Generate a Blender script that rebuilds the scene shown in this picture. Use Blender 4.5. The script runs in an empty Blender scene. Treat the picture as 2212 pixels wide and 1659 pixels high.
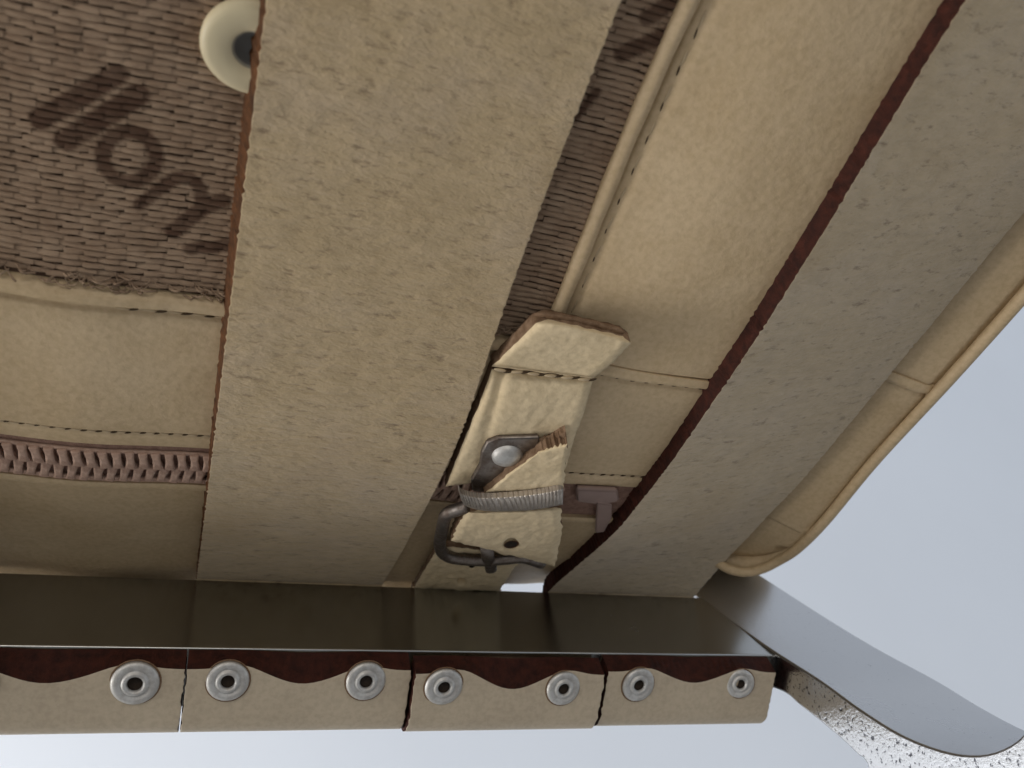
import bpy, bmesh, math, random
import numpy as np
from mathutils import Matrix, Vector, noise
random.seed(7); rng = np.random.default_rng(7)

# ------------------------------------------------------------------ camera, light, exposure
# Local frame in millimetres: x along the steel rail, y along the leather straps, z up;
# its origin is the camera, held 0.22 m above the floor under the seat.
H = 0.22
F, CX, CY = 1930.0, 1106.0, 829.5                 # focal length / centre in a 2212 x 1659 picture
def nrm(v): return v / np.linalg.norm(v)
_V = nrm(np.array([-846., -1790., -F])); _U = np.array([5784., -654., -F]); _U = nrm(_U - _V * _U.dot(_V))
ROT = np.array([_U, _V, np.cross(_U, _V)])
scene = bpy.context.scene
cam = bpy.data.cameras.new('camera'); camo = bpy.data.objects.new('camera', cam)
scene.collection.objects.link(camo); scene.camera = camo
cam.sensor_width = 36; cam.lens = F / 2212 * 36; cam.clip_start = 0.005; cam.clip_end = 50
cam.dof.use_dof = True; cam.dof.focus_distance = 0.165; cam.dof.aperture_fstop = 30
M = Matrix([list(r) for r in ROT]).to_4x4(); M.translation = (0, 0, H); camo.matrix_world = M

w = bpy.data.worlds.new('World'); scene.world = w; w.use_nodes = True
bg = w.node_tree.nodes['Background']; bg.inputs[0].default_value = (0.80, 0.87, 0.97, 1); bg.inputs[1].default_value = 0.77
def area(name, loc, target, size, energy, col):
    l = bpy.data.lights.new(name, 'AREA'); l.shape = 'RECTANGLE'; l.size, l.size_y = size; l.energy = energy; l.color = col
    o = bpy.data.objects.new(name, l); scene.collection.objects.link(o); o.location = loc
    o.rotation_euler = (Vector(target) - Vector(loc)).to_track_quat('-Z', 'Y').to_euler(); return o
area('window_light', (-0.90, 0.42, 0.12), (0.06, 0.10, 0.31), (0.5, 0.24), 4.2, (1.0, 0.93, 0.83))
area('room_light', (-0.5, -1.1, 0.18), (0.0, 0.5, 0.22), (1.2, 0.3), 3.9, (1.0, 0.91, 0.78))
wall_fill = area('wall_fill_lamp', (-1.3, 0.50, 0.20), (0.25, 0.9, 0.15), (0.6, 0.5), 7.0, (0.97, 0.98, 1.0)); wall_fill.data.spread = math.radians(95)  # added fill lamp that brightens only the wall, not an actual window
vs = scene.view_settings; vs.view_transform = 'Standard'; vs.look = 'None'; vs.exposure = 0; vs.gamma = 1
vs.use_curve_mapping = False

# ------------------------------------------------------------------ helpers
COL = scene.collection
def W(p): return (p[0] * .001, p[1] * .001, p[2] * .001 + H)
def dirv(x, y): return ROT @ np.array([x - CX, -(y - CY), -F])
def empty(name, loc, label, cat, group=None):
    o = bpy.data.objects.new(name, None); COL.objects.link(o); o.location = W(loc); o.empty_display_size = .01
    o['label'] = label; o['category'] = cat
    if group: o['group'] = group
    return o
def link(o, parent=None):
    COL.objects.link(o)
    if parent is not None:
        o.parent = parent
        if parent.parent is None: o.matrix_parent_inverse = Matrix.Translation(-parent.location)
    return o
def mesh(name, verts, faces, mats, parent=None, midx=None, smooth=True, flat=None):
    me = bpy.data.meshes.new(name)
    me.from_pydata([W(v) for v in verts], [], faces)
    for m in (mats if isinstance(mats, (list, tuple)) else [mats]): me.materials.append(m)
    if midx is not None: me.polygons.foreach_set('material_index', midx)
    s = [smooth] * len(faces)
    if flat is not None: s = [not f for f in flat]
    me.polygons.foreach_set('use_smooth', s); me.update()
    return link(bpy.data.objects.new(name, me), parent)
def grid_solid(name, front, back, mats, parent=None, rim=1, backm=0):
    """front/back: (n,m,3) arrays. slot 0 = front, rim slot, back slot."""
    n, m, _ = front.shape
    v = np.concatenate([front.reshape(-1, 3), back.reshape(-1, 3)]); N = n * m
    fs, mi, fl = [], [], []
    i = lambda a, b: a * m + b
    for a in range(n - 1):
        for b in range(m - 1):
            fs.append((i(a, b), i(a + 1, b), i(a + 1, b + 1), i(a, b + 1))); mi.append(0); fl.append(False)
            fs.append((N + i(a, b), N + i(a, b + 1), N + i(a + 1, b + 1), N + i(a + 1, b))); mi.append(backm); fl.append(False)
    def r(p, q): fs.append((p, q, N + q, N + p)); mi.append(rim); fl.append(True)
    for a in range(n - 1): r(i(a + 1, 0), i(a, 0)); r(i(a, m - 1), i(a + 1, m - 1))
    for b in range(m - 1): r(i(0, b), i(0, b + 1)); r(i(n - 1, b + 1), i(n - 1, b))
    o = mesh(name, v, fs, mats, parent, mi, flat=fl)
    bm = bmesh.new(); bm.from_mesh(o.data); bmesh.ops.recalc_face_normals(bm, faces=bm.faces); bm.to_mesh(o.data); bm.free()
    return o
def tube(name, pts, rad, mat, parent=None, seg=10, ends=True, flat=1.0):
    pts = [np.array(p, float) for p in pts]; v, f = [], []
    up0 = np.array([0, 0, 1.])
    for k, p in enumerate(pts):
        t = nrm(pts[min(k + 1, len(pts) - 1)] - pts[max(k - 1, 0)])
        a = np.cross(t, up0); a = nrm(a) if np.linalg.norm(a) > 1e-4 else np.array([1., 0, 0]); b = np.cross(a, t)
        r = rad(k / (len(pts) - 1)) if callable(rad) else rad
        for s in range(seg):
            q = 2 * math.pi * s / seg; v.append(p + r * (math.cos(q) * a + flat * math.sin(q) * b))
    for k in range(len(pts) - 1):
        for s in range(seg):
            s2 = (s + 1) % seg; f.append((k * seg + s, k * seg + s2, (k + 1) * seg + s2, (k + 1) * seg + s))
    if ends: f.append(tuple(range(seg - 1, -1, -1))); f.append(tuple(range((len(pts) - 1) * seg, len(pts) * seg)))
    return mesh(name, v, f, mat, parent)
def resample(pl, n):
    pl = np.array(pl, float); d = np.r_[0, np.cumsum(np.linalg.norm(np.diff(pl, axis=0), axis=1))]
    t = np.linspace(0, d[-1], n); return np.stack([np.interp(t, d, pl[:, k]) for k in range(pl.shape[1])], 1)
def smooth_pl(pl, n):
    """Catmull-Rom through the points"""
    p = np.array(pl, float); p = np.vstack([2 * p[0] - p[1], p, 2 * p[-1] - p[-2]]); out = []
    for t in np.linspace(0, len(pl) - 1 - 1e-9, n):
        k = int(t); u = t - k; a, b, c, d = p[k], p[k + 1], p[k + 2], p[k + 3]
        out.append(.5 * (2 * b + (c - a) * u + (2 * a - 5 * b + 4 * c - d) * u * u + (3 * b - a - 3 * c + d) * u ** 3))
    return np.array(out)
def nz(x, y, z=0.0): return noise.noise(Vector((x, y, z)))

# ------------------------------------------------------------------ materials
def node(nt, t, **k):
    n = nt.nodes.new(t)
    for a, b in k.items():
        if a in n.inputs: n.inputs[a].default_value = b
        else: setattr(n, a, b)
    return n
def make(name, rough=0.6, metal=0.0, spec=0.4):
    m = bpy.data.materials.new(name); m.use_nodes = True; nt = m.node_tree; b = nt.nodes['Principled BSDF']
    b.inputs['Roughness'].default_value = rough; b.inputs['Metallic'].default_value = metal
    b.inputs['Specular IOR Level'].default_value = spec
    tc = node(nt, 'ShaderNodeTexCoord'); return m, nt, b, tc.outputs['Object']
def ntex(nt, vec, scale, detail=3, rough=.55, stretch=None):
    if stretch:
        mp = node(nt, 'ShaderNodeMapping'); mp.inputs['Scale'].default_value = stretch; nt.links.new(vec, mp.inputs[0]); vec = mp.outputs[0]
    n = node(nt, 'ShaderNodeTexNoise', Scale=scale, Detail=detail, Roughness=rough); nt.links.new(vec, n.inputs['Vector']); return n.outputs['Fac']
def ramp(nt, fac, stops):
    r = node(nt, 'ShaderNodeValToRGB'); e = r.color_ramp.elements
    while len(e) < len(stops): e.new(.5)
    for k, (p, c) in enumerate(stops): e[k].position = p; e[k].color = (*c, 1) if len(c) == 3 else c
    nt.links.new(fac, r.inputs[0]); return r.outputs[0]
def mix(nt, fac, a, b, mode='MIX'):
    m = node(nt, 'ShaderNodeMix', data_type='RGBA', blend_type=mode)
    for s, v in ((0, fac), (6, a), (7, b)):
        if hasattr(v, 'is_linked') or hasattr(v, 'links'): nt.links.new(v, m.inputs[s])
        else: m.inputs[s].default_value = v if s == 0 else (*v, 1)
    return m.outputs[2]
def bump(nt, h, strength, dist, prev=None):
    b = node(nt, 'ShaderNodeBump', Strength=strength, Distance=dist); nt.links.new(h, b.inputs['Height'])
    if prev is not None: nt.links.new(prev, b.inputs['Normal'])
    return b.outputs[0]
def leather(name, c1, c2, pebble=.5, rough=.55):
    m, nt, b, tc = make(name, rough, 0, .35)
    f = ntex(nt, tc, 70, 4); c = ramp(nt, f, [(.3, c1), (.7, c2)])
    fine = ntex(nt, tc, 900, 3, .6); c = mix(nt, .35, c, ramp(nt, fine, [(.35, tuple(x * .8 for x in c1)), (.6, c2)]))
    pores = node(nt, 'ShaderNodeTexVoronoi', Scale=620); nt.links.new(tc, pores.inputs['Vector'])
    bp = bump(nt, pores.outputs['Distance'], .10 * pebble, .0006)
    bp = bump(nt, ntex(nt, tc, 420, 4, .6), .30 * pebble, .0006, bp)
    bp = bump(nt, ntex(nt, tc, 45, 2), .15, .002, bp)
    nt.links.new(c, b.inputs['Base Color']); nt.links.new(bp, b.inputs['Normal']); return m
LEATHER = leather('cushion_leather', (.485, .36, .208), (.58, .45, .288), .8)
LEATHER_GRAIN = leather('strap_grain_leather', (.42, .35, .26), (.50, .425, .32), .25, .5)
def suede(name, a, b_, grey, dark):
    m, nt, b, tc = make(name, .95, 0, .1)
    c = ramp(nt, ntex(nt, tc, 55, 5, .65), [(.32, a), (.5, b_), (.68, grey)])
    mid = ntex(nt, tc, 400, 5, .65, (.75, 1.45, 1.45)); c = mix(nt, .38, c, ramp(nt, mid, [(.34, tuple(x * .78 for x in a)), (.62, tuple(min(1, x * 1.12) for x in b_))]))
    fl = ntex(nt, tc, 400, 5, .7, (.7, 1.9, 1.9)); c = mix(nt, ramp(nt, fl, [(.30, (.7, .7, .7)), (.44, (0, 0, 0))]), c, dark)
    st = ntex(nt, tc, 22, 3, .6); c = mix(nt, ramp(nt, st, [(.52, (0, 0, 0)), (.75, (.5, .5, .5))]), c, tuple(x * y for x, y in zip(a, (.92, .84, .68))))
    bp = bump(nt, mid, .5, .0010); bp = bump(nt, fl, .5, .0012, bp)
    nt.links.new(c, b.inputs['Base Color']); nt.links.new(bp, b.inputs['Normal'])
    b.inputs['Sheen Weight'].default_value = .25; b.inputs['Sheen Roughness'].default_value = .6
    return m
SUEDE = suede('strap_suede', (.475, .355, .20), (.53, .405, .245), (.53, .415, .285), (.17, .11, .06))
SUEDE_GREY = suede('strap_suede_grey', (.49, .385, .245), (.525, .425, .29), (.525, .435, .325), (.19, .13, .08))
RAW = leather('tie_suede', (.63, .50, .31), (.74, .61, .41), 1.1, .8)
def edge(name, a, b_, sc=500):
    m, nt, b, tc = make(name, .8, 0, .2)
    n = ntex(nt, tc, sc, 5, .7); nt.links.new(ramp(nt, n, [(.35, a), (.65, b_)]), b.inputs['Base Color'])
    nt.links.new(bump(nt, n, .6, .0007), b.inputs['Normal']); return m
EDGE_RED = edge('strap_edge_dark_red', (.020, .0055, .0035), (.050, .0125, .007))
EDGE_BROWN = edge('strap_edge_brown', (.045, .019, .007), (.125, .050, .018))
EDGE_RAW = edge('tie_edge_raw', (.13, .075, .042), (.25, .165, .105))
DARK = edge('dark_hole', (.012, .009, .007), (.03, .02, .014))
STITCH_HOLE_SHADE = edge('stitch_hole_shade', (.04, .025, .013), (.085, .055, .03))  # dark brown standing in for the shadow inside the stitch holes
THREAD = leather('stitch_thread', (.42, .32, .20), (.52, .42, .28), .4, .7)
def yarn():
    m, nt, b, tc = make('woven_yarn', .9, 0, .12)
    a = node(nt, 'ShaderNodeAttribute', attribute_name='print')
    n = ntex(nt, tc, 220, 4, .6); c = ramp(nt, n, [(.3, (.255, .172, .115)), (.7, (.385, .28, .195))])
    c = mix(nt, a.outputs['Fac'], c, (.080, .042, .028))
    f = ntex(nt, tc, 900, 3, .6, (.35, 1.6, 1.6)); bp = bump(nt, f, .55, .0007)
    nt.links.new(c, b.inputs['Base Color']); nt.links.new(bp, b.inputs['Normal']); return m
YARN = yarn()
BACKING = edge('woven_backing', (.07, .042, .028), (.11, .07, .048), 400)
ZIPTAPE = edge('zip_tape', (.20, .115, .086), (.31, .195, .15), 700)
ZIPTOOTH = edge('zip_tooth', (.36, .235, .18), (.50, .35, .275), 600)
def steel(name, base, rough, pits=0.0, smear=.1, pt=.33, grime=0.0):
    m, nt, b, tc = make(name, rough, 1.0)
    n = ntex(nt, tc, 26, 4, .6); fine = ntex(nt, tc, 500, 3, .6)
    c = ramp(nt, n, [(.3, tuple(x * .9 for x in base)), (.7, base)])
    r = ramp(nt, n, [(.3, (rough, ) * 3), (.75, (rough + smear, ) * 3)])
    bp = bump(nt, fine, .06, .0003)
    if grime:
        g = ntex(nt, tc, 420, 4, .7); gm = ramp(nt, g, [(.42, (0, 0, 0)), (.62, (grime,) * 3)]); c = mix(nt, gm, c, (.11, .07, .045)); r = mix(nt, gm, r, (.75, .75, .75))
    if pits:
        p = ntex(nt, tc, 1000, 4, .65)
        msk = ramp(nt, p, [(pt, (1, 1, 1)), (pt + .04, (0, 0, 0))])
        c = mix(nt, msk, c, (.10, .10, .11)); bp = bump(nt, p, pits, .0010, bp)
    nt.links.new(c, b.inputs['Base Color']); nt.links.new(r, b.inputs['Roughness']); nt.links.new(bp, b.inputs['Normal']); return m
STEEL = steel('polished_steel', (.38, .385, .38), .19)
STEEL_PIT = steel('pitted_steel', (.66, .66, .66), .16, .12, .08, .385)
STEEL_LEG = steel('leg_steel', (.52, .52, .53), .26, .10, .12, .285)
RIVET = steel('rivet_steel', (.66, .66, .65), .52, 0, .15, grime=.25)
BUCKLE = steel('buckle_steel', (.27, .24, .22), .36, 0, .2, grime=.6)
KNURL = steel('knurled_steel', (.60, .55, .50), .40, 0, .2, grime=.3)
def plain(name, col, rough=.6, n=0, sc=200):
    m, nt, b, tc = make(name, rough, 0, .35); f = ntex(nt, tc, sc, 4)
    nt.links.new(ramp(nt, f, [(.3, tuple(x * (1 - n) for x in col)), (.7, col)]), b.inputs['Base Color']); return m
CREAM = plain('cream_plastic', (.62, .54, .36), .45, .06)
GREY_DOT = plain('button_recess', (.13, .13, .125), .7, .2)
GREY_RIM = plain('button_recess_rim', (.30, .28, .23), .7, .2)
SLIDER = plain('zip_slider_paint', (.30, .215, .19), .45, .15)
WALL = plain('wall_paint', (.80, .82, .855), .9, .03, 3)
def floor_mat():
    m, nt, b, tc = make('floor_stone', .5, 0, .3)
    v = ntex(nt, tc, 160, 5, .7); c = ramp(nt, v, [(.34, (.10, .10, .11)), (.42, (.46, .445, .42)), (.7, (.56, .54, .51))])
    nt.links.new(c, b.inputs['Base Color']); return m
FLOOR = floor_mat()

# ------------------------------------------------------------------ setting
def box(name, a, b, mat, parent=None):
    v = [(x, y, z) for x in (a[0], b[0]) for y in (a[1], b[1]) for z in (a[2], b[2])]
    f = [(0, 1, 3, 2), (4, 6, 7, 5), (0, 4, 5, 1), (2, 3, 7, 6), (0, 2, 6, 4), (1, 5, 7, 3)]
    return mesh(name, v, f, mat, parent, smooth=False)
wall = box('wall', (-3000, 900, -240), (3000, 1000, 2300), WALL); wall['kind'] = 'structure'
fl = box('floor', (-3000, -2500, -240), (3000, 900, -220), FLOOR); fl['kind'] = 'structure'

# ------------------------------------------------------------------ surfaces of the seat
PY = [-420, 0, 20, 53, 71, 91, 101, 116, 130, 142, 173, 190]
PZ = [112, 108, 107.2, 106, 105, 102.8, 101, 98.4, 97.8, 98.8, 102.4, 105.2]
LY = [-420, 0, 30, 43, 63, 87, 101, 122, 147, 165, 183, 190]
LZ = [112, 107, 103.8, 102.6, 100.2, 98, 97.5, 96.7, 97.6, 100.6, 104.3, 105.2]
RY = [-420, 0, 61, 97, 134, 154, 178, 190]
RZ = [116, 112, 109.6, 107.4, 105.2, 105.5, 105.6, 105.2]
EY = [-420, 0, 73, 97, 122, 146, 159, 172, 190]
EZ = [116, 111, 109, 108, 107, 104, 104, 106, 109]
T = 4.2                                                # strap thickness
# outer piping line of the cushion
pm = [((2330, 500), 141), ((2212, 638), 141), ((2050, 820), 141), ((1890, 994), 141), ((1782, 1125), 140.5), ((1722, 1185), 140.2), ((1680, 1212), 138.6), ((1645, 1229), 136.0), ((1608, 1236), 132.5)]
pp = []
for p, x in pm: d = dirv(*p); pp.append(d * x / d[0])
pp = [pp[0] + (pp[0] - pp[1]) * 3] + pp + [pp[-1] + np.array([-4, 1.5, 2.0]), pp[-1] + np.array([-7, 2.5, 6.0])]
pip = smooth_pl(pp, 90)
_k = pip[:, 0] > 139.5
EY = [-420] + list(pip[_k, 1]) + [190]; EZ = [118] + list(pip[_k, 2] - T - .15 + .9) + [pip[_k, 2][-1] - T + 3]
_gy = np.linspace(-420, 200, 1241)
def curve(ys, zs_, win=17):
    z = np.interp(_gy, ys, zs_); k = np.hanning(win * 2 + 1); k /= k.sum()
    z2 = np.convolve(np.pad(z, win, 'edge'), k, 'valid'); z2[_gy > 186] = z[_gy > 186]; return z2
_A, _L, _R, _E = curve(PY, PZ), curve(LY, LZ), curve(RY, RZ), curve(EY, EZ)
zA = lambda y: np.interp(y, _gy, _A); zL = lambda y: np.interp(y, _gy, _L)
zR = lambda y: np.interp(y, _gy, _R); zE = lambda y: np.interp(y, _gy, _E)
def sm(u): u = np.clip(u, 0, 1); return u * u * (3 - 2 * u)
REAR, RR = 171.0, 11.0
def Zc(x, y, roll=True):
    """underside of the cushion"""
    x = np.asarray(x, float); y = np.asarray(y, float)
    a, l, r, e = zA(y), zL(y), zR(y), zE(y)
    z = np.where(x < 43, a, np.where(x < 86, a + (l - a) * sm((x - 43) / 43), np.where(x < 128, l + (r - l) * (x - 86) / 42, r + (e - r) * np.clip((x - 128) / 13, 0, 1.0))))
    z = z + T + .15
    z = z - 1.0 * np.exp(-((x - 66) / 13.) ** 2) - 1.0 * np.exp(-((x + 21) / 13.) ** 2)
    if roll:
        q = np.clip(y - REAR, 0, RR * .999); z = z + RR - np.sqrt(RR * RR - q * q)
    return z
def hit(px, off=0.0):
    return hitv(np.array([px], float), np.array([off], float))[0]
def hitv(px, off, roll=True):
    d = np.stack([px[:, 0] - CX, -(px[:, 1] - CY), np.full(len(px), -F)], 1) @ ROT.T; z = np.full(len(px), 103.0)
    for k in range(40):
        P = d * (z / d[:, 2])[:, None]; z = z + .6 * (Zc(P[:, 0], P[:, 1], roll) - off - z)
    return d * (z / d[:, 2])[:, None]

def sheet(name, x0, x1, y0, y1, nx, ny, off, mat, parent, thick=1.2, edgemat=None):
    """a panel on the underside; y0/y1/x0/x1 numbers or functions; off(x,y) = how far it stands out"""
    s, t = np.meshgrid(np.linspace(0, 1, nx), np.linspace(0, 1, ny)); g = lambda q, v: q(v) if callable(q) else q
    xa = g(x0, None) if not callable(x0) else None
    X = (x0 if xa is not None else 0) + (x1 - x0) * s
    Y0 = y0(X) if callable(y0) else y0; Y1 = y1(X) if callable(y1) else y1
    Y = Y0 + (Y1 - Y0) * t
    Z = Zc(X, Y) - off(X, Y)
    fr = np.stack([X, Y, Z], -1); bk = np.stack([X, Y, Z + thick], -1)
    return grid_solid(name, fr, bk, [mat, edgemat or mat], parent)

# ------------------------------------------------------------------ steel frame
PH = math.radians(40); FD = np.array([math.sin(PH), math.cos(PH)]); ED = np.array([math.cos(PH), -math.sin(PH)])
C1 = np.array([190., 105.]); BW, BT = 34.6, 12.0
C2 = C1 + BT * ED; B0 = C1 - BW * FD; C3 = B0 + BT * ED
frame = empty('chair_frame', (145, 160, -220), 'polished flat steel chair frame that the leather straps wrap around', 'chair frame')
def prism(name, poly, x0, x1, mats, parent, bev=.8, seg=3, side=None):
    bm = bmesh.new()
    a = [bm.verts.new(W((x0, p[0], p[1]))) for p in poly]; b = [bm.verts.new(W((x1, p[0], p[1]))) for p in poly]
    f0 = bm.faces.new(a); f1 = bm.faces.new(b[::-1])
    for k in range(len(poly)):
        q = (k + 1) % len(poly); bm.faces.new((a[q], a[k], b[k], b[q]))
    bmesh.ops.recalc_face_normals(bm, faces=bm.faces)
    if side is not None: f0.material_index = side
    if bev: bmesh.ops.bevel(bm, geom=[e for e in bm.edges if e.calc_face_angle(0) > .5], offset=bev * .001, segments=seg, affect='EDGES', profile=.5)
    for f in bm.faces: f.smooth = True
    me = bpy.data.meshes.new(name); bm.to_mesh(me); bm.free()
    for m in (mats if isinstance(mats, list) else [mats]): me.materials.append(m)
    o = link(bpy.data.objects.new(name, me), parent)
    md = o.modifiers.new('wn', 'WEIGHTED_NORMAL'); md.keep_sharp = False
    return o
prism('rail', [C1, C2, C3, B0], -620, 131, STEEL, frame, .45)
LX0, LX1 = 130.0, 162.0
lf = smooth_pl([C1 + FD * 170, C1 + FD * 60, C1 + .2 * FD, (171, 83.2), (156, 67.6), (147, 57.4), (138, 48.6), (128, 42), (119, 39.3), (110, 40.6), (98, 48), (80, 62), (40, 96)], 60)
lb = smooth_pl([(30, 84), (70, 50), (88, 33), (99, 18), (96, -30), (60, -218), (72, -219), (112, -40), (122, 10), (130, 22), (140, 12), (165, -60), (215, -219), (228, -218), (182, -60), (158, 20), (151, 45), (153, 51), (158, 57.5), (165, 65.5), (170, 71), C3 + 20 * FD, C2 + FD * 60, C2 + FD * 170], 90)
prism('leg', list(map(tuple, lf)) + list(map(tuple, lb)), LX0, LX1, [STEEL_LEG, STEEL_PIT], frame, .5, 2, side=1)

# ------------------------------------------------------------------ leather straps
def uend(s, lobe):
    """scalloped end of a strap: distance from the rail's front corner; s 0..1 across the strap"""
    return 2.2 - .9 * (np.exp(-((s - .21) / .09) ** 2) + np.exp(-((s - .80) / .09) ** 2)) + lobe * .5 * (1 + np.cos(math.pi * np.clip((s - .505) / .27, -1, 1)))
def strap(thing, xl, xr, zl, zr, seat, sued, edg, lobe=2.8, gap=.25, skew=0.0, t=T, flare=0.0):
    s = np.r_[0, .004, np.linspace(.035, .965, 28), .996, 1]; ncol = len(s); inner, outer = [], []
    def jit(k, amp=.26):
        x = xl + (xr - xl) * s; x = x.copy(); x[:2] += amp * nz(k * .9, xl, 3) * 1.4; x[-2:] += amp * nz(k * .9, xr, 9) * 1.4; return x
    row = 0
    if seat:
        for y in np.linspace(-30, 189.3, 330):
            x = jit(row); row += 1
            z = zl(y) + (zr(y) - zl(y)) * s + np.array([.16 * nz(q * .11, y * .11, xl) + .07 * nz(q * .5, y * .7, xl) for q in x])
            tw = float(zr(y) - zl(y)) / (xr - xl); n = nrm(np.array([-tw, 0, 1.]))
            P = np.stack([x, np.full(ncol, y), z], 1); inner.append(P); Q = P + t * n; Q[0, 0] -= flare * (1 - .75 * float(sm((y - 60) / 120))); outer.append(Q)
        corners = [(C1, 96, 50), (C2, 50, -40), (C3, -40, -130)]
    else:
        for k in np.linspace(150, .5, 60):
            x = jit(row); row += 1; p = C2 + k * FD; x[-2:] += 2.4 * float(sm((k - 3) / 8)) * (xr < 5)
            P = np.stack([x, np.full(ncol, p[0] + ED[0] * .25), np.full(ncol, p[1] + ED[1] * .25)], 1)
            inner.append(P); outer.append(P + t * np.array([0, ED[0], ED[1]]))
        corners = [(C3, -40, -130)]
    for ci, (C, a0, a1) in enumerate(corners):
        g = gap if C is C3 else .25
        for a in np.linspace(a0, a1, 9):
            x = jit(row) + skew * (C is C3); row += 1; n = np.array([math.cos(math.radians(a)), math.sin(math.radians(a))])
            gg = .25 + (g - .25) * (a0 - a) / (a0 - a1)
            for lst, rr in ((inner, gg), (outer, gg + t)):
                p = C + rr * n; lst.append(np.stack([x, np.full(ncol, p[0]), np.full(ncol, p[1])], 1))
        if C is not C3:
            D = C2 if C is C1 else C3; n = np.array([math.cos(math.radians(a1)), math.sin(math.radians(a1))])
            for k in np.linspace(.1, .9, 9):
                x = jit(row); row += 1
                for lst, rr in ((inner, .25), (outer, .25 + t)):
                    p = C + (D - C) * k + rr * n; lst.append(np.stack([x, np.full(ncol, p[0]), np.full(ncol, p[1])], 1))
    ue = uend(s, lobe); n = -FD
    for k in np.linspace(.06, 1, 14):
        x = jit(row) + skew; row += 1; 
        for lst, rr in ((inner, gap), (outer, gap + t)):
            u = BT + ((ue if lst is outer else 0.15 + .1 * ue) - BT) * k
            lst.append(np.stack([x, B0[0] + u * ED[0] + rr * n[0], B0[1] + u * ED[1] + rr * n[1] + .10 * np.array([nz(q * .15, k * 2, xl) for q in x])], 1))
    o = grid_solid('band', np.array(inner), np.array(outer), [sued, edg, LEATHER_GRAIN, EDGE_RED], thing, rim=1, backm=2)
    for p in o.data.polygons:
        if p.material_index == 1 and p.center.z < .094 + H: p.material_index = 3
    return o
def lathe(name, prof, mats, seg=28):
    v, f, mi = [], [], []
    for r, z, m in prof:
        for k in range(seg):
            a = 2 * math.pi * k / seg; v.append((r * math.cos(a) * .001, r * math.sin(a) * .001, z * .001))
    for j in range(len(prof) - 1):
        for k in range(seg):
            q = (k + 1) % seg; f.append((j * seg + k, j * seg + q, (j + 1) * seg + q, (j + 1) * seg + k)); mi.append(prof[j + 1][2])
    f.append(tuple(range((len(prof) - 1) * seg, len(prof) * seg))); mi.append(prof[-1][2])
    me = bpy.data.meshes.new(name); me.from_pydata(v, [], f)
    for m in mats: me.materials.append(m)
    me.polygons.foreach_set('material_index', mi); me.polygons.foreach_set('use_smooth', [True] * len(f)); me.update(); return me
RIV = lathe('rivet', [(4.4, .02, 2), (4.25, .08, 2), (4.05, .06, 2), (4.05, .0, 0), (4.1, .25, 0), (3.9, .62, 0), (3.4, .85, 0), (2.75, .80, 0), (2.5, .55, 0), (2.35, .62, 0), (2.1, 1.0, 0), (1.75, 1.08, 0), (1.45, .9, 0), (1.28, .45, 0), (1.22, .2, 1), (1.1, .06, 1)], [RIVET, DARK, EDGE_RAW])
def rivet(thing, px, gap=.25, sc=1.0, tilt=(0, 0)):
    Q = B0 - (gap + T) * FD; d = dirv(*px); k = (Q @ -FD) / (d[1] * -FD[0] + d[2] * -FD[1]); P = d * k
    o = bpy.data.objects.new('rivet', RIV); link(o, thing)
    nrmv = Vector((tilt[0], -FD[0], -FD[1] + tilt[1])).normalized()
    nrmv = (nrmv + Vector((random.uniform(-.07, .07), random.uniform(-.06, .06), 0))).normalized(); o.location = W(P); o.rotation_euler = nrmv.to_track_quat('Z', 'Y').to_euler(); o.scale = (sc * .95,) * 3; return o
GS, GB = 'seat straps laid along the cushion', 'back straps wrapped under the rail'
flat = lambda y: np.full_like(np.asarray(y, float), 0)
sA = empty('leather_strap', (22, 190, 105), 'wide suede-faced leather strap crossing the woven panel and half covering the cream button', 'strap', GS)
strap(sA, 1, 43, zA, zA, True, SUEDE, EDGE_BROWN, flare=1.5)
for p in ((492, 1470), (790, 1470)): rivet(sA, p)
sB = empty('leather_strap', (107, 190, 105), 'greyer leather strap with thick dark red edge beside the cushion corner and leg', 'strap', GS)
strap(sB, 86, 128, zL, zR, True, SUEDE_GREY, EDGE_RED, lobe=2.5)
rivet(sB, (1378, 1478), sc=.97); rivet(sB, (1598, 1476), sc=.86, tilt=(-.12, .05))
sC = empty('leather_strap', (-65, 190, 105), 'leather strap mostly cut off by the picture edge, beside the zip away from the buckle', 'strap', GS)
strap(sC, -86, -44.5, zA, zA, True, SUEDE, EDGE_BROWN)
rivet(sC, (-130, 1474)); rivet(sC, (-440, 1474))
sD = empty('leather_strap', (-21, 205, 130), 'back strap with riveted end beside the woven panel strap, away from the buckle', 'strap', GB)
strap(sD, -45.5, .6, None, None, False, SUEDE, EDGE_RED)
rivet(sD, (292, 1474), sc=1.08); rivet(sD, (-62, 1474), sc=1.05)
sE = empty('leather_strap', (64, 205, 130), 'back strap with scalloped riveted end hanging lowest, under the buckle', 'strap', GB)
strap(sE, 43.6, 84.6, None, None, False, SUEDE, EDGE_RED, gap=1.6, lobe=3.2)
rivet(sE, (958, 1482), 1.6); rivet(sE, (1216, 1486), 1.6, .95)

# ------------------------------------------------------------------ seat cushion
cu = empty('seat_cushion', (-150, -100, 100), 'tan leather seat cushion with woven brown underside panel, zip and piping', 'cushion')
# body: closed block just above the panels
def rearY(x): q = np.clip(np.asarray(x, float) - 126, 0, 13.9); return REAR + RR - (14 - np.sqrt(196 - q * q))
X, Y = np.meshgrid(np.r_[np.linspace(-560, -90, 20), np.linspace(-85, 138, 90)], np.r_[np.linspace(-410, -40, 16), np.linspace(-30, 168, 90)])
bot = np.stack([X, Y, Zc(X, Y, False) + 1.6], -1); top = np.stack([X, Y, np.full_like(X, 195.)], -1)
grid_solid('padding', bot, top, [BACKING, LEATHER], cu, rim=1, backm=1)
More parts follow.
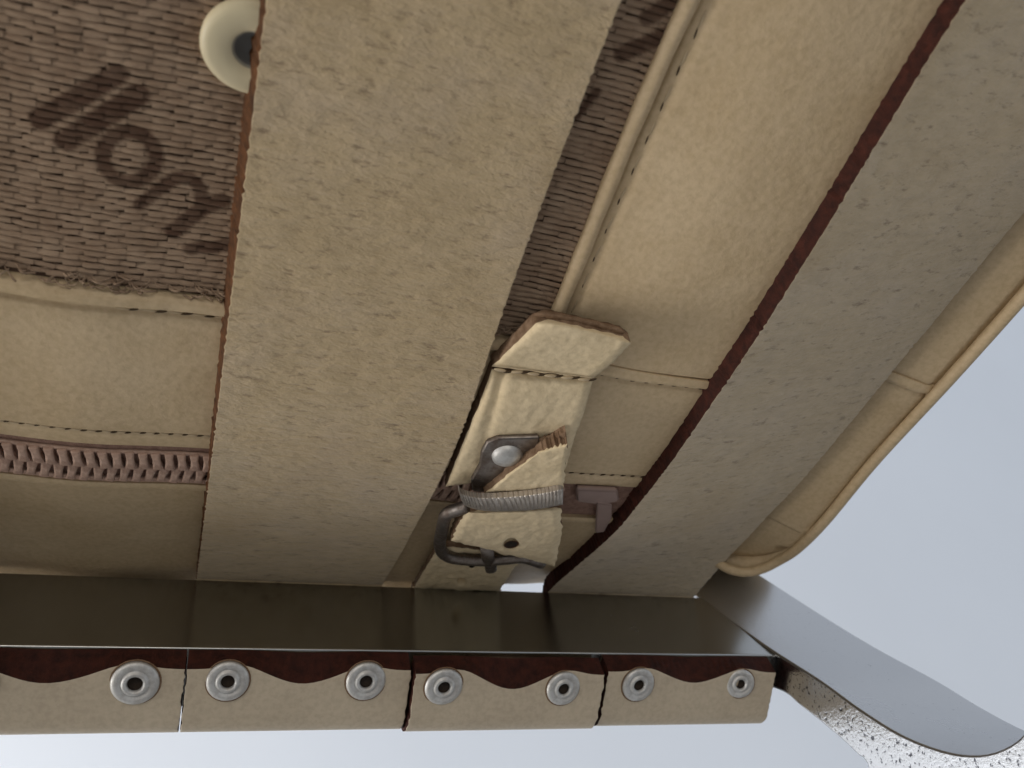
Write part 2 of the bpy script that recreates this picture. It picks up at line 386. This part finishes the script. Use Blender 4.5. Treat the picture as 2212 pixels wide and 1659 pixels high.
# rear border panel
def off_rear(x, y):
    roll = np.clip((y - 101.6) / 2.6, 0, 1); lft = 1 / (1 + np.exp((x - 52) * 3))
    o = 1.15 + lft * .95 * np.sqrt(np.clip(1 - (2 * roll - 1) ** 2, 0, 1)) * (roll < 1) + (1 - lft) * .45 * np.exp(-((y - 103.8) / .9) ** 2)
    o = o - .55 * np.exp(-((y - 105.0) / .38) ** 2) - .45 * np.exp(-((y - 132.6) / .5) ** 2) * (x < 94)
    o = o - 1.0 * np.clip(1 - (y - 101.6) / .5, 0, 1) - .5 * np.clip((y - 136.2) / .5, 0, 1) * (x < 94) - 1.1 * np.clip((x - 138.7) / 1.2, 0, 1)
    return o + .12 * np.sin(x * .21) * np.exp(-((y - 104) / 3) ** 2)
def y_zip(x): return 136.7 + .25 * np.sin(np.asarray(x) * .05) + 1.4 * sm((np.asarray(x) - 55) / 25) + 15.5 * sm((np.asarray(x) - 93) / 3)
sheet('rear_border', -210, 140.6, lambda x: 101.7 + .3 * np.sin(x * .08) + .8 * sm((x - 50) / 8), y_zip, 260, 110, off_rear, LEATHER, cu)
# right border panel
def off_right(x, y):
    return .95 - .8 * np.clip((y - 101.6) / 1.2, 0, 1) ** 2 - .7 * np.clip(1 - (x - 54.4) / 1.0, 0, 1) + .55 * np.exp(-((x - 60) / 5.) ** 2) * 0 - .35 * np.exp(-((x - 55.6) / .5) ** 2) + .25 * np.exp(-((x - 70) / 12) ** 2) - 1.1 * np.clip((x - 138.7) / 1.2, 0, 1)
sheet('side_border', 54.2, 140.6, -30, 102.9, 110, 150, off_right, LEATHER, cu)
# rear boxing with the rounded back edge
rows = []
xs = np.r_[np.linspace(-560, -215, 12), np.linspace(-210, 140.4, 190)]
for y in np.linspace(150.6, REAR, 26): rows.append(np.stack([xs, np.full_like(xs, y) + (rearY(xs) - REAR - RR) * sm((y - 158) / 14), Zc(xs, np.full_like(xs, y), False) - .9 + .5 * math.exp(-((y - 150.6) / .8) ** 2)], 1))
zr = Zc(xs, np.full_like(xs, REAR), False) - .9
corner = sm((xs - 112) / 26)
for q in smooth_pl([(3, .35), (7, 1.6), (11, 2.6), (19, 4.7), (29, 8.2), (41, 14.2), (53, 23.5), (61, 40), (65, 60), (65, 85)], 36):
    dy = q[0]; dz = q[1] + 6.5 * min(1, q[1] / 5) * corner - q[1] * .55 * float(sm((60 - q[0]) / 25)) * (1 - sm((xs - 60) / 15))
    rows.append(np.stack([xs + 30 * corner * float(sm((q[0] - 12) / 36)), REAR + dy + (rearY(xs) - REAR - RR), zr + dz], 1))  # unseen corner bulge, shaped to darken what the steel mirrors
fr = np.array(rows); bk = fr.copy(); bk[:, :, 2] += 1.0; bk[30:, :, 1] -= .8
grid_solid('rear_boxing', fr, bk, [LEATHER, LEATHER], cu)
sheet('zip_welt', -210, 93, 148.9, 151.4, 120, 10, lambda x, y: 1.35 + .5 * np.sqrt(np.clip(1 - ((y - 150.1) / 1.4) ** 2, 0, 1)), LEATHER, cu, 1.0)
# piping along the outer edge and side boxing
tube('piping', pip, 1.25, LEATHER, cu, 14)
sb = np.array([[p + np.array([.6, .3, 1.0 + h]) + np.array([34 * float(sm(h / 46)) if h < 80 else 22, 0, 0]) for h in (0, 4, 10, 20, 40, 60, 78, 92)] for p in pip])  # outward lean out of view, added so the leg reflects dark
sbk = sb.copy(); sbk[:, :, 0] -= 1.2
grid_solid('side_boxing', sb, sbk, [LEATHER, LEATHER], cu)
# filler strip between border panels and piping
# cord edging of the woven panel
cy = np.linspace(-30, 101.2, 90); cx_ = 53.0 + .25 * np.sin(cy * .09)
tube('cord_edging', [(x, y, float(Zc(x, y)) - .75) for x, y in zip(cx_, cy)], lambda t: 1.3 + .06 * math.sin(t * 60), LEATHER, cu, 12)
# stitches -------------------------------------------------------------
def stitch_mesh(name, L, hole):
    bm = bmesh.new()
    def blob(cx, cy, cz, rx, ry, rz, mi, ang):
        r = bmesh.ops.create_icosphere(bm, subdivisions=2, radius=.001)
        ca, sa = math.cos(ang), math.sin(ang)
        for v in r['verts']:
            x, y, z = v.co.x * rx, v.co.y * ry, v.co.z * rz
            v.co = (x * ca - y * sa + cx * .001, x * sa + y * ca + cy * .001, z + cz * .001)
        for f in bm.faces[-80:] if False else {f for v in r['verts'] for f in v.link_faces}: f.material_index = mi; f.smooth = True
    blob(0, 0, 0, L * .40, .24, .26, 0, 0)
    blob(L * .47, -.02, -.10, hole, .21, .16, 1, -.32)  # dark blob painted as the hole's shadow
    me = bpy.data.meshes.new(name); bm.to_mesh(me); bm.free(); me.materials.append(THREAD); me.materials.append(STITCH_HOLE_SHADE); return me
ST = stitch_mesh('stitch', 2.3, .62)
def stitches(parent, pts, off, pitch=2.3, sc=1.0):
    pts = np.array(pts, float); Lg = np.sum(np.linalg.norm(np.diff(pts, axis=0), axis=1)); n = max(2, int(Lg / pitch)); p = resample(pts, n + 1)
    for k in range(n):
        m = (p[k] + p[k + 1]) / 2; d = p[k + 1] - p[k]
        o = bpy.data.objects.new('stitch', ST); link(o, parent)
        o.location = W((m[0], m[1], float(Zc(m[0], m[1])) - off(m[0], m[1]) - .02)); o.rotation_euler = (0, 0, math.atan2(d[1], d[0]) + random.uniform(-.05, .05))
        o.scale = (sc * Lg / n / 2.3 * random.uniform(.85, 1.1), sc * random.uniform(.8, 1.15), sc)
stitches(cu, [(x, 132.6) for x in np.linspace(-92, 1, 12)], off_rear)
stitches(cu, [(x, 132.6) for x in np.linspace(60, 90, 12)], off_rear)
stitches(cu, [(x, 105.0) for x in np.linspace(-16, 2, 6)], off_rear, 3.4)
stitches(cu, [(x, 105.0) for x in np.linspace(60, 88, 8)], off_rear, 2.6, .8)
stitches(cu, [(x, 105.0) for x in np.linspace(124, 138, 6)], off_rear, 3.0, .8)
stitches(cu, [(55.5, y) for y in np.linspace(30, 101, 20)], off_right, 5.2, .7)
# zip -----------------------------------------------------------------
zp = sheet('zip_tape', -210, 92, 134, 151, 120, 20, lambda x, y: .7 + .35 * np.exp(-((y - 143) / 4.) ** 2), ZIPTAPE, cu, .6)
def tooth():
    bm = bmesh.new(); r = bmesh.ops.create_cube(bm, size=1.0)
    bmesh.ops.subdivide_edges(bm, edges=bm.edges, cuts=2, use_grid_fill=True)
    for v in bm.verts:
        x, y, z = v.co; k = .62 + .5 * abs(y - .1) if y < .3 else 1.15
        v.co = (x * 1.7 * k * .001, y * 4.6 * .001, z * 1.3 * (1 - .5 * y * y) * .001)
    bmesh.ops.bevel(bm, geom=[e for e in bm.edges if e.calc_face_angle(0) > .6], offset=.0002, segments=1, affect='EDGES')
    me = bpy.data.meshes.new('zip_tooth'); bm.to_mesh(me); bm.free(); me.materials.append(ZIPTOOTH)
    for f in me.polygons: f.use_smooth = True
    return me
TO = tooth()
for k, x in enumerate(np.arange(-120, 66, 2.15)):
    for row in (0, 1):
        xx = x + 1.07 * row; yy = 140.4 if row == 0 else 145.0
        o = bpy.data.objects.new('zip_tooth', TO); link(o, cu)
        o.location = W((xx + .1 * nz(xx, row), yy + .12 * nz(xx * 3, 5 + row), float(Zc(xx, yy)) - 1.55)); o.rotation_euler = (random.uniform(-.06, .06), 0, (math.pi if row else 0) + .12 * (1 if row else -1) + random.uniform(-.06, .06))
for yy, rr in ((138.4, .45), (147.6, .5), (148.5, .4)):
    tube('zip_cord', [(x, yy + .1 * nz(x * .4, yy), float(Zc(x, yy)) - 1.0) for x in np.linspace(-200, 70, 160)], rr, ZIPTOOTH, cu, 8)
# slider and its pull tab
def pxquad(name, outline, off, thick, mat, parent, bev=.4, par2=None):
    pts = [hit(p, off) for p in outline]
    bm = bmesh.new(); a = [bm.verts.new(W(p)) for p in pts]; b = [bm.verts.new(W(p + np.array([0, 0, thick]))) for p in pts]
    bm.faces.new(a); bm.faces.new(b[::-1])
    for k in range(len(a)): q = (k + 1) % len(a); bm.faces.new((a[q], a[k], b[k], b[q]))
    bmesh.ops.recalc_face_normals(bm, faces=bm.faces)
    if bev: bmesh.ops.bevel(bm, geom=[e for e in bm.edges], offset=bev * .001, segments=2, affect='EDGES', clamp_overlap=True)
    for f in bm.faces: f.smooth = True
    me = bpy.data.meshes.new(name); bm.to_mesh(me); bm.free(); me.materials.append(mat)
    o = link(bpy.data.objects.new(name, me), parent); o.modifiers.new('wn', 'WEIGHTED_NORMAL'); return o
sl = pxquad('zip_slider', [(1246, 1058), (1335, 1062), (1338, 1084), (1300, 1092), (1246, 1086)], 2.6, 1.6, SLIDER, cu)
pxquad('pull_tab', [(1290, 1088), (1322, 1092), (1322, 1120), (1306, 1150), (1286, 1152)], 3.0, .8, SLIDER, sl, .25)
# woven panel ------------------------------------------------------------
sheet('woven_backing', -210, 53, -30, 102.0, 60, 60, lambda x, y: .1 + 0 * x, BACKING, cu, .5)
def zo(p): return (38.6 + .3101 * p[0], 128.6 + .3101 * p[1])
STROKES = [([zo((150, 428)), zo((690, 110))], 1.28), ([zo((330, 575)), zo((560, 430)), zo((840, 250))], 1.38),
           ([zo((775 + 185 * math.cos(a), 685 + 178 * math.sin(a))) for a in np.linspace(0, 2 * math.pi, 24)], .95),
           ([zo((850, 1015)), zo((1000, 900)), zo((1100, 830)), zo((1200, 830)), zo((1270, 900)), zo((1275, 985))], .9),
           ([zo((1080, 1205)), zo((1275, 1050)), zo((1420, 985))], 1.15),
           ([zo((1200, 1325)), zo((1480, 1300))], 1.0),
           ([(1345, 118), (1440, 78)], 1.15), ([(1400, 40), (1480, -12)], 1.1), ([(1290, 200), (1240, 260)], .6)]
STR = [(np.array([hit(p, .8)[:2] for p in pl]), wd) for pl, wd in STROKES]
def inked(P):
    best = np.zeros(len(P))
    for pl, wd in STR:
        for a, b in zip(pl[:-1], pl[1:]):
            ab = b - a; t = np.clip(((P - a) @ ab) / (ab @ ab), 0, 1); dd = np.linalg.norm(P - (a + t[:, None] * ab), axis=1)
            best = np.maximum(best, np.clip((wd + .25 - dd) / .36, 0, 1))
    return best
v, f = [], []
ROW, LEN = 1.02, 2.7
nu, nv = 8, 5
rown = 0; y = -20.0
while y < 101.0:
    ph = (rown % 2) * .5 + .08 * nz(rown * 1.7, 4) + (rown % 5 == 3) * .25
    for k in range(int(214 / LEN)):
        x0 = -160 + (k + ph) * LEN + random.uniform(-.25, .25); L = LEN * random.uniform(1.1, 1.3); hgt = random.uniform(.30, .52); wd = ROW * random.uniform(.42, .53)
        if x0 > 52.2: continue
        dy = .25 * nz(x0 * .12, rown * .3) + random.uniform(-.06, .06) + .9 * math.sin((x0 + 20) * .03); base = len(v)
        sl_ = random.uniform(-.07, .03)
        for i in range(nu):
            u = i / (nu - 1); e = math.sin(math.pi * min(max(u, .02), .98)) ** .45 * .4 + .6
            for j in range(nv):
                q = (j / (nv - 1) - .5) * 2; ww = wd * (.55 + .45 * e)
                X = min(x0 + L * u, 53.2); Y = y + dy + q * ww + sl_ * (u - .5) * L
                h = .25 + hgt * e * math.sqrt(max(0, 1 - q * q * .96)) + .25 * (u - .5) * (1 if rown % 2 else -1)
                v.append((X, Y, h))
        for i in range(nu - 1):
            for j in range(nv - 1):
                a = base + i * nv + j; f.append((a, a + nv, a + nv + 1, a + 1))
    y += ROW * (1 + .05 * nz(rown * .6, 8)); rown += 1
v = np.array(v); Zs = Zc(v[:, 0], v[:, 1]) - v[:, 2]
yo = mesh('woven_yarn', np.stack([v[:, 0], v[:, 1], Zs], 1), f, YARN, cu)
yo['kind'] = 'stuff'
at = yo.data.attributes.new('print', 'FLOAT', 'POINT'); at.data.foreach_set('value', (inked(v[:, :2]) * np.repeat(rng.uniform(.74, .93, len(v) // (nu * nv)), nu * nv)).astype(np.float32))
bm = bmesh.new(); bm.from_mesh(yo.data); bmesh.ops.recalc_face_normals(bm, faces=bm.faces); bm.to_mesh(yo.data); bm.free()
# frayed ends along the border
fv, ff = [], []
for k in range(190):
    x = random.uniform(-60, 52); yb = random.uniform(99.3, 101.4); L = random.uniform(.8, 3.0); a = random.gauss(0, .5) + (math.pi if random.random() < .5 else 0); r = random.uniform(.07, .16)
    p = [np.array([x + L * t * math.cos(a) + .2 * math.sin(5 * t + k), yb + L * t * math.sin(a) * .6 + .25 * math.sin(4 * t + k * 2), 0]) for t in np.linspace(0, 1, 6)]
    b0 = len(fv)
    for i, q in enumerate(p):
        hh = .5 + .9 * math.sin(math.pi * i / 5) + random.uniform(0, .3); z = float(Zc(q[0], q[1])) - hh
        for s in range(4): fv.append((q[0] + r * math.cos(s * 1.57) * .5, q[1] + r * math.cos(s * 1.57 + .8), z + r * math.sin(s * 1.57)))
    for i in range(5):
        for s in range(4): s2 = (s + 1) % 4; ff.append((b0 + i * 4 + s, b0 + i * 4 + s2, b0 + i * 4 + 4 + s2, b0 + i * 4 + 4 + s))
fo = mesh('frayed_threads', fv, ff, YARN, cu); fo['kind'] = 'stuff'
# button
bc = hit((547, 104), 1.4)
bt = lathe('button', [(.3, -1.0, 0), (8.2, -1.0, 0), (8.75, -.5, 0), (8.8, .2, 0), (8.3, .75, 0), (7.2, .95, 0), (4.2, .85, 0), (3.5, .6, 0), (3.1, .35, 1), (2.6, -.1, 2), (1.4, -.5, 2)], [CREAM, GREY_RIM, GREY_DOT], 40)
bo = link(bpy.data.objects.new('button', bt), cu); bo.location = W(bc); bo.rotation_euler = (math.pi, 0, 0); bo.scale = (.73, .73, 1)

# ------------------------------------------------------------------ tie strap with buckle
bk_ = empty('buckle_strap', (62, 110, 98), 'crinkled cream leather tie strap with steel buckle and knurled keeper sewn to the cushion', 'buckle strap')
def slab(name, L, R, off, thick, mats, parent, n=40, m=30, rough=.25, rnd=.6, seed=0, rag=.12, bend=None, holes=(), roll=True):
    """leather piece between a left and a right edge; off (mm towards the viewer's side of the cushion) given at 4 corners"""
    l, r = resample(L, n), resample(R, n); fr = np.zeros((n, m, 3)); H4 = off; PX, OF = [], []
    for i in range(n):
        for j in range(m):
            s, t = j / (m - 1), i / (n - 1); p = l[i] * (1 - s) + r[i] * s
            if i in (0, n - 1): p = p + np.array([0, 10 * rag * nz(s * 9, seed + i, 2)])
            if j in (0, m - 1): p = p + np.array([10 * rag * nz(t * 11, seed + j, 7), 0])
            o = (H4[0] * (1 - s) + H4[1] * s) * (1 - t) + (H4[2] * (1 - s) + H4[3] * s) * t
            if bend: o += bend(s, t)
            e = min(s, 1 - s, t * 1.0, (1 - t)) ; o -= rnd * (1 - min(1, e / .09)) ** 2
            PX.append(p); OF.append(o)
    HV = hitv(np.array(PX), np.array(OF), roll)
    for i in range(n):
        for j in range(m):
            P = HV[i * m + j]; p = PX[i * m + j]
            q = rough * (nz(P[0] * .35, P[1] * .35, seed) + .6 * nz(P[0] * .9, P[1] * .9, seed + 4) + .35 * abs(nz(P[0] * 2.1, P[1] * 2.1, seed + 8))) + .6 * rough * max(0, 1 - 5 * abs(nz(P[0] * .22 + .15 * P[1], P[1] * .10 - .1 * P[0], seed + 12)))
            for hx, hy, hr in holes:
                dd = math.hypot(p[0] - hx, (p[1] - hy) * 1.2) / hr; q += 2.2 * math.exp(-dd ** 4)
            P = P + np.array([0, 0, q]); fr[i, j] = P
    back = fr.copy(); back[:, :, 2] += thick
    return grid_solid(name, fr, back, mats, parent, backm=1)
LM = [RAW, EDGE_RAW]
# folded loop above the seam
lbend = lambda s, t: -1.5 * max(0, 1 - t / .22) ** 2 + .5 * math.sin(5 * s + 1) * (1 - t) + 1.3 * math.sin(math.pi * s) * (1 - t) ** 1.5 + .6 * math.sin(math.pi * t) - .7 * s * (1 - t)
lp = slab('folded_loop', [(1184, 690), (1158, 698), (1118, 738), (1062, 792)], [(1346, 726), (1363, 742), (1332, 776), (1282, 818)], (8.0, 8.4, 4.4, 4.6), 2.4, LM, bk_, 44, 44, .09, .9, 1, rag=.2, bend=lbend)
slab('under_layer', [(1170, 694), (1150, 704), (1120, 742), (1068, 793)], [(1346, 732), (1358, 744), (1322, 778), (1276, 817)], (5.5, 5.8, 2.6, 2.6), 2.6, [EDGE_RAW, EDGE_RAW], lp, 30, 30, .25, .7, 2, bend=lbend)
# tab below the seam
tab = slab('tab', [(1063, 798), (1040, 860), (1005, 945), (962, 1052)], [(1281, 822), (1262, 890), (1240, 950), (1222, 1012)], (4.2, 4.4, 4.6, 4.6), 3.4, LM, bk_, 60, 50, .11, .8, 5, rag=.2, bend=lambda s, t: .9 * math.sin(math.pi * min(1, t * 1.3)) * math.exp(-((s - .35 + .1 * t) / .35) ** 2) - .8 * math.exp(-((s - .1 - .15 * t) / .05) ** 2) * (1 - t))
for k in range(6):
    a, b = np.array((1062., 795)), np.array((1280., 819)); p0 = a + (b - a) * (k + .1) / 6; p1 = a + (b - a) * (k + .9) / 6
    P0, P1 = hit(p0, 4.6), hit(p1, 4.6); o = link(bpy.data.objects.new('stitch', ST), bk_); mid = (P0 + P1) / 2
    o.location = W(mid + np.array([0, 0, -.25])); o.rotation_euler = (0, 0, math.atan2(P1[1] - P0[1], P1[0] - P0[0]) + random.uniform(-.1, .15)); o.scale = (1.3, 1.3, 1.2)
# buckle plate showing through the tab
plate = pxquad('buckle_plate', [(1018, 1040), (1036, 1008), (1040, 980), (1052, 958), (1076, 948), (1166, 946), (1160, 985), (1120, 1030), (1060, 1066), (1020, 1062)], 6.0, 1.2, BUCKLE, bk_, .25)
ph_ = hit((1096, 986), 6.2)
rm = lathe('plate_rivet', [(2.9, -.5, 0), (2.8, .2, 0), (2.2, .75, 0), (1.2, 1.05, 0), (.3, 1.12, 0)], [RIVET], 24)
ro = link(bpy.data.objects.new('plate_rivet', rm), plate); ro.location = W(ph_); ro.rotation_euler = (math.pi, 0, 0)
# folded tail piece
slab('upper_tail', [(1172, 972), (1110, 1015), (1046, 1066)], [(1226, 958), (1222, 1000), (1217, 1058)], (8.4, 8.6, 8.0, 8.0), 2.9, LM, bk_, 40, 40, .14, .6, 11, rag=.5)
slab('tail_fringe', [(1150, 968), (1175, 962)], [(1222, 930), (1226, 962)], (5.4, 6.0, 6.6, 7.4), 1.5, [EDGE_RAW, EDGE_RAW], bk_, 12, 20, .5, .2, 17, rag=.5)
# knurled keeper
KP, KO = [], []; n, m = 330, 12; fr = np.zeros((n, m, 3)); tp = smooth_pl([(990, 1058), (1000, 1068), (1040, 1076), (1110, 1073), (1170, 1066), (1217, 1056)], n); bt_ = smooth_pl([(996, 1080), (1008, 1094), (1050, 1104), (1120, 1104), (1170, 1099), (1216, 1090)], n)
for i in range(n):
    rib = .42 * min(1, 1.6 * abs(math.sin(math.pi * 30 * i / n + .4 * nz(i * .03, 3)))) * (.85 + .4 * nz(i * .15, 1))
    for j in range(m):
        s = j / (m - 1); p = tp[i] * (1 - s) + bt_[i] * s; u = i / (n - 1)
        KP.append(p); KO.append(9.2 + 0.15 * math.sin(math.pi * s) + rib * math.sin(math.pi * min(max(s, .02), .98)) ** .5 - 3.2 * (1 - min(1, u / .10)) ** 2 - 1.0 * (1 - min(1, (1 - u) / .06)) ** 2)
fr = hitv(np.array(KP), np.array(KO)).reshape(n, m, 3); bkk = fr.copy(); bkk[:, :, 2] += 1.2
grid_solid('keeper', fr, bkk, [KNURL, KNURL], bk_)
# lower tail with punched hole
slab('lower_tail', [(1006, 1106), (988, 1136), (974, 1168)], [(1212, 1098), (1214, 1155), (1198, 1224)], (8.2, 8.2, 8.6, 8.6), 2.6, LM, bk_, 60, 70, .20, .8, 23, rag=.5, bend=lambda s, t: .7 * math.sin(3 * s + 2 * t), holes=[(1105, 1178, 13)])
hp = hit((1105, 1178), 8.6); hm = lathe('punched_hole', [(1.6, .12, 0), (1.35, .1, 0), (1.2, .02, 1), (.6, .0, 1)], [EDGE_BROWN, DARK], 18)
ho = link(bpy.data.objects.new('punched_hole', hm), bk_); ho.location = W(hp + np.array([0, 0, 0.3])); ho.rotation_euler = (math.pi, 0, 0)
# buckle frame and prong
bf = smooth_pl([(1010, 1094), (985, 1102), (964, 1112), (955, 1145), (950, 1178), (960, 1197), (985, 1206), (1040, 1210), (1090, 1207), (1130, 1204), (1170, 1216)], 60)
bfo = tube('buckle_frame', [hit(p, 6.6) for p in bf], 1.35, BUCKLE, bk_, 12)
tube('prong', [hit(p, 7.2) for p in ((1052, 1180), (1054, 1205), (1060, 1222), (1061, 1232))], lambda t: 1.5 - .2 * t, BUCKLE, bfo, 10, flat=.6)
# strap running on to the rail and around it
slab('rail_tie', [(948, 1180), (920, 1226), (892, 1274)], [(1140, 1196), (1112, 1226), (1078, 1278)], (5.6, 5.6, 4.5, 4.5), 1.6, LM, bk_, 50, 50, .3, .4, 31, rag=.15, roll=False, holes=[(1021, 1222, 8), (997, 1258, 8)])
for hx, hy in ((1021, 1222), (997, 1258)):
    hp = hit((hx, hy), 4.4); ho = link(bpy.data.objects.new('punched_hole', hm), bk_); ho.location = W(hp + np.array([0, 0, -.45])); ho.rotation_euler = (math.pi, 0, 0); ho.scale = (.8, .8, .8)
rows_i, rows_o = [], []
xs = np.linspace(50.5, 69.5, 14)
for C, a0, a1 in ((C1, 96, 50), (C2, 50, -40), (C3, -40, -130)):
    for a in np.linspace(a0, a1, 8):
        nn = np.array([math.cos(math.radians(a)), math.sin(math.radians(a))])
        for lst, rr in ((rows_i, .2), (rows_o, 1.5)):
            p = C + rr * nn; lst.append(np.stack([xs, np.full(14, p[0]), np.full(14, p[1])], 1))
for u in (9, 6, 3, 1.5):
    for lst, rr in ((rows_i, .2), (rows_o, 1.5)):
        p = B0 + u * ED - rr * FD; lst.append(np.stack([xs + (12 - u) * .5, np.full(14, p[0]), np.full(14, p[1])], 1))
grid_solid('rail_wrap', np.array(rows_i), np.array(rows_o), LM, bk_)
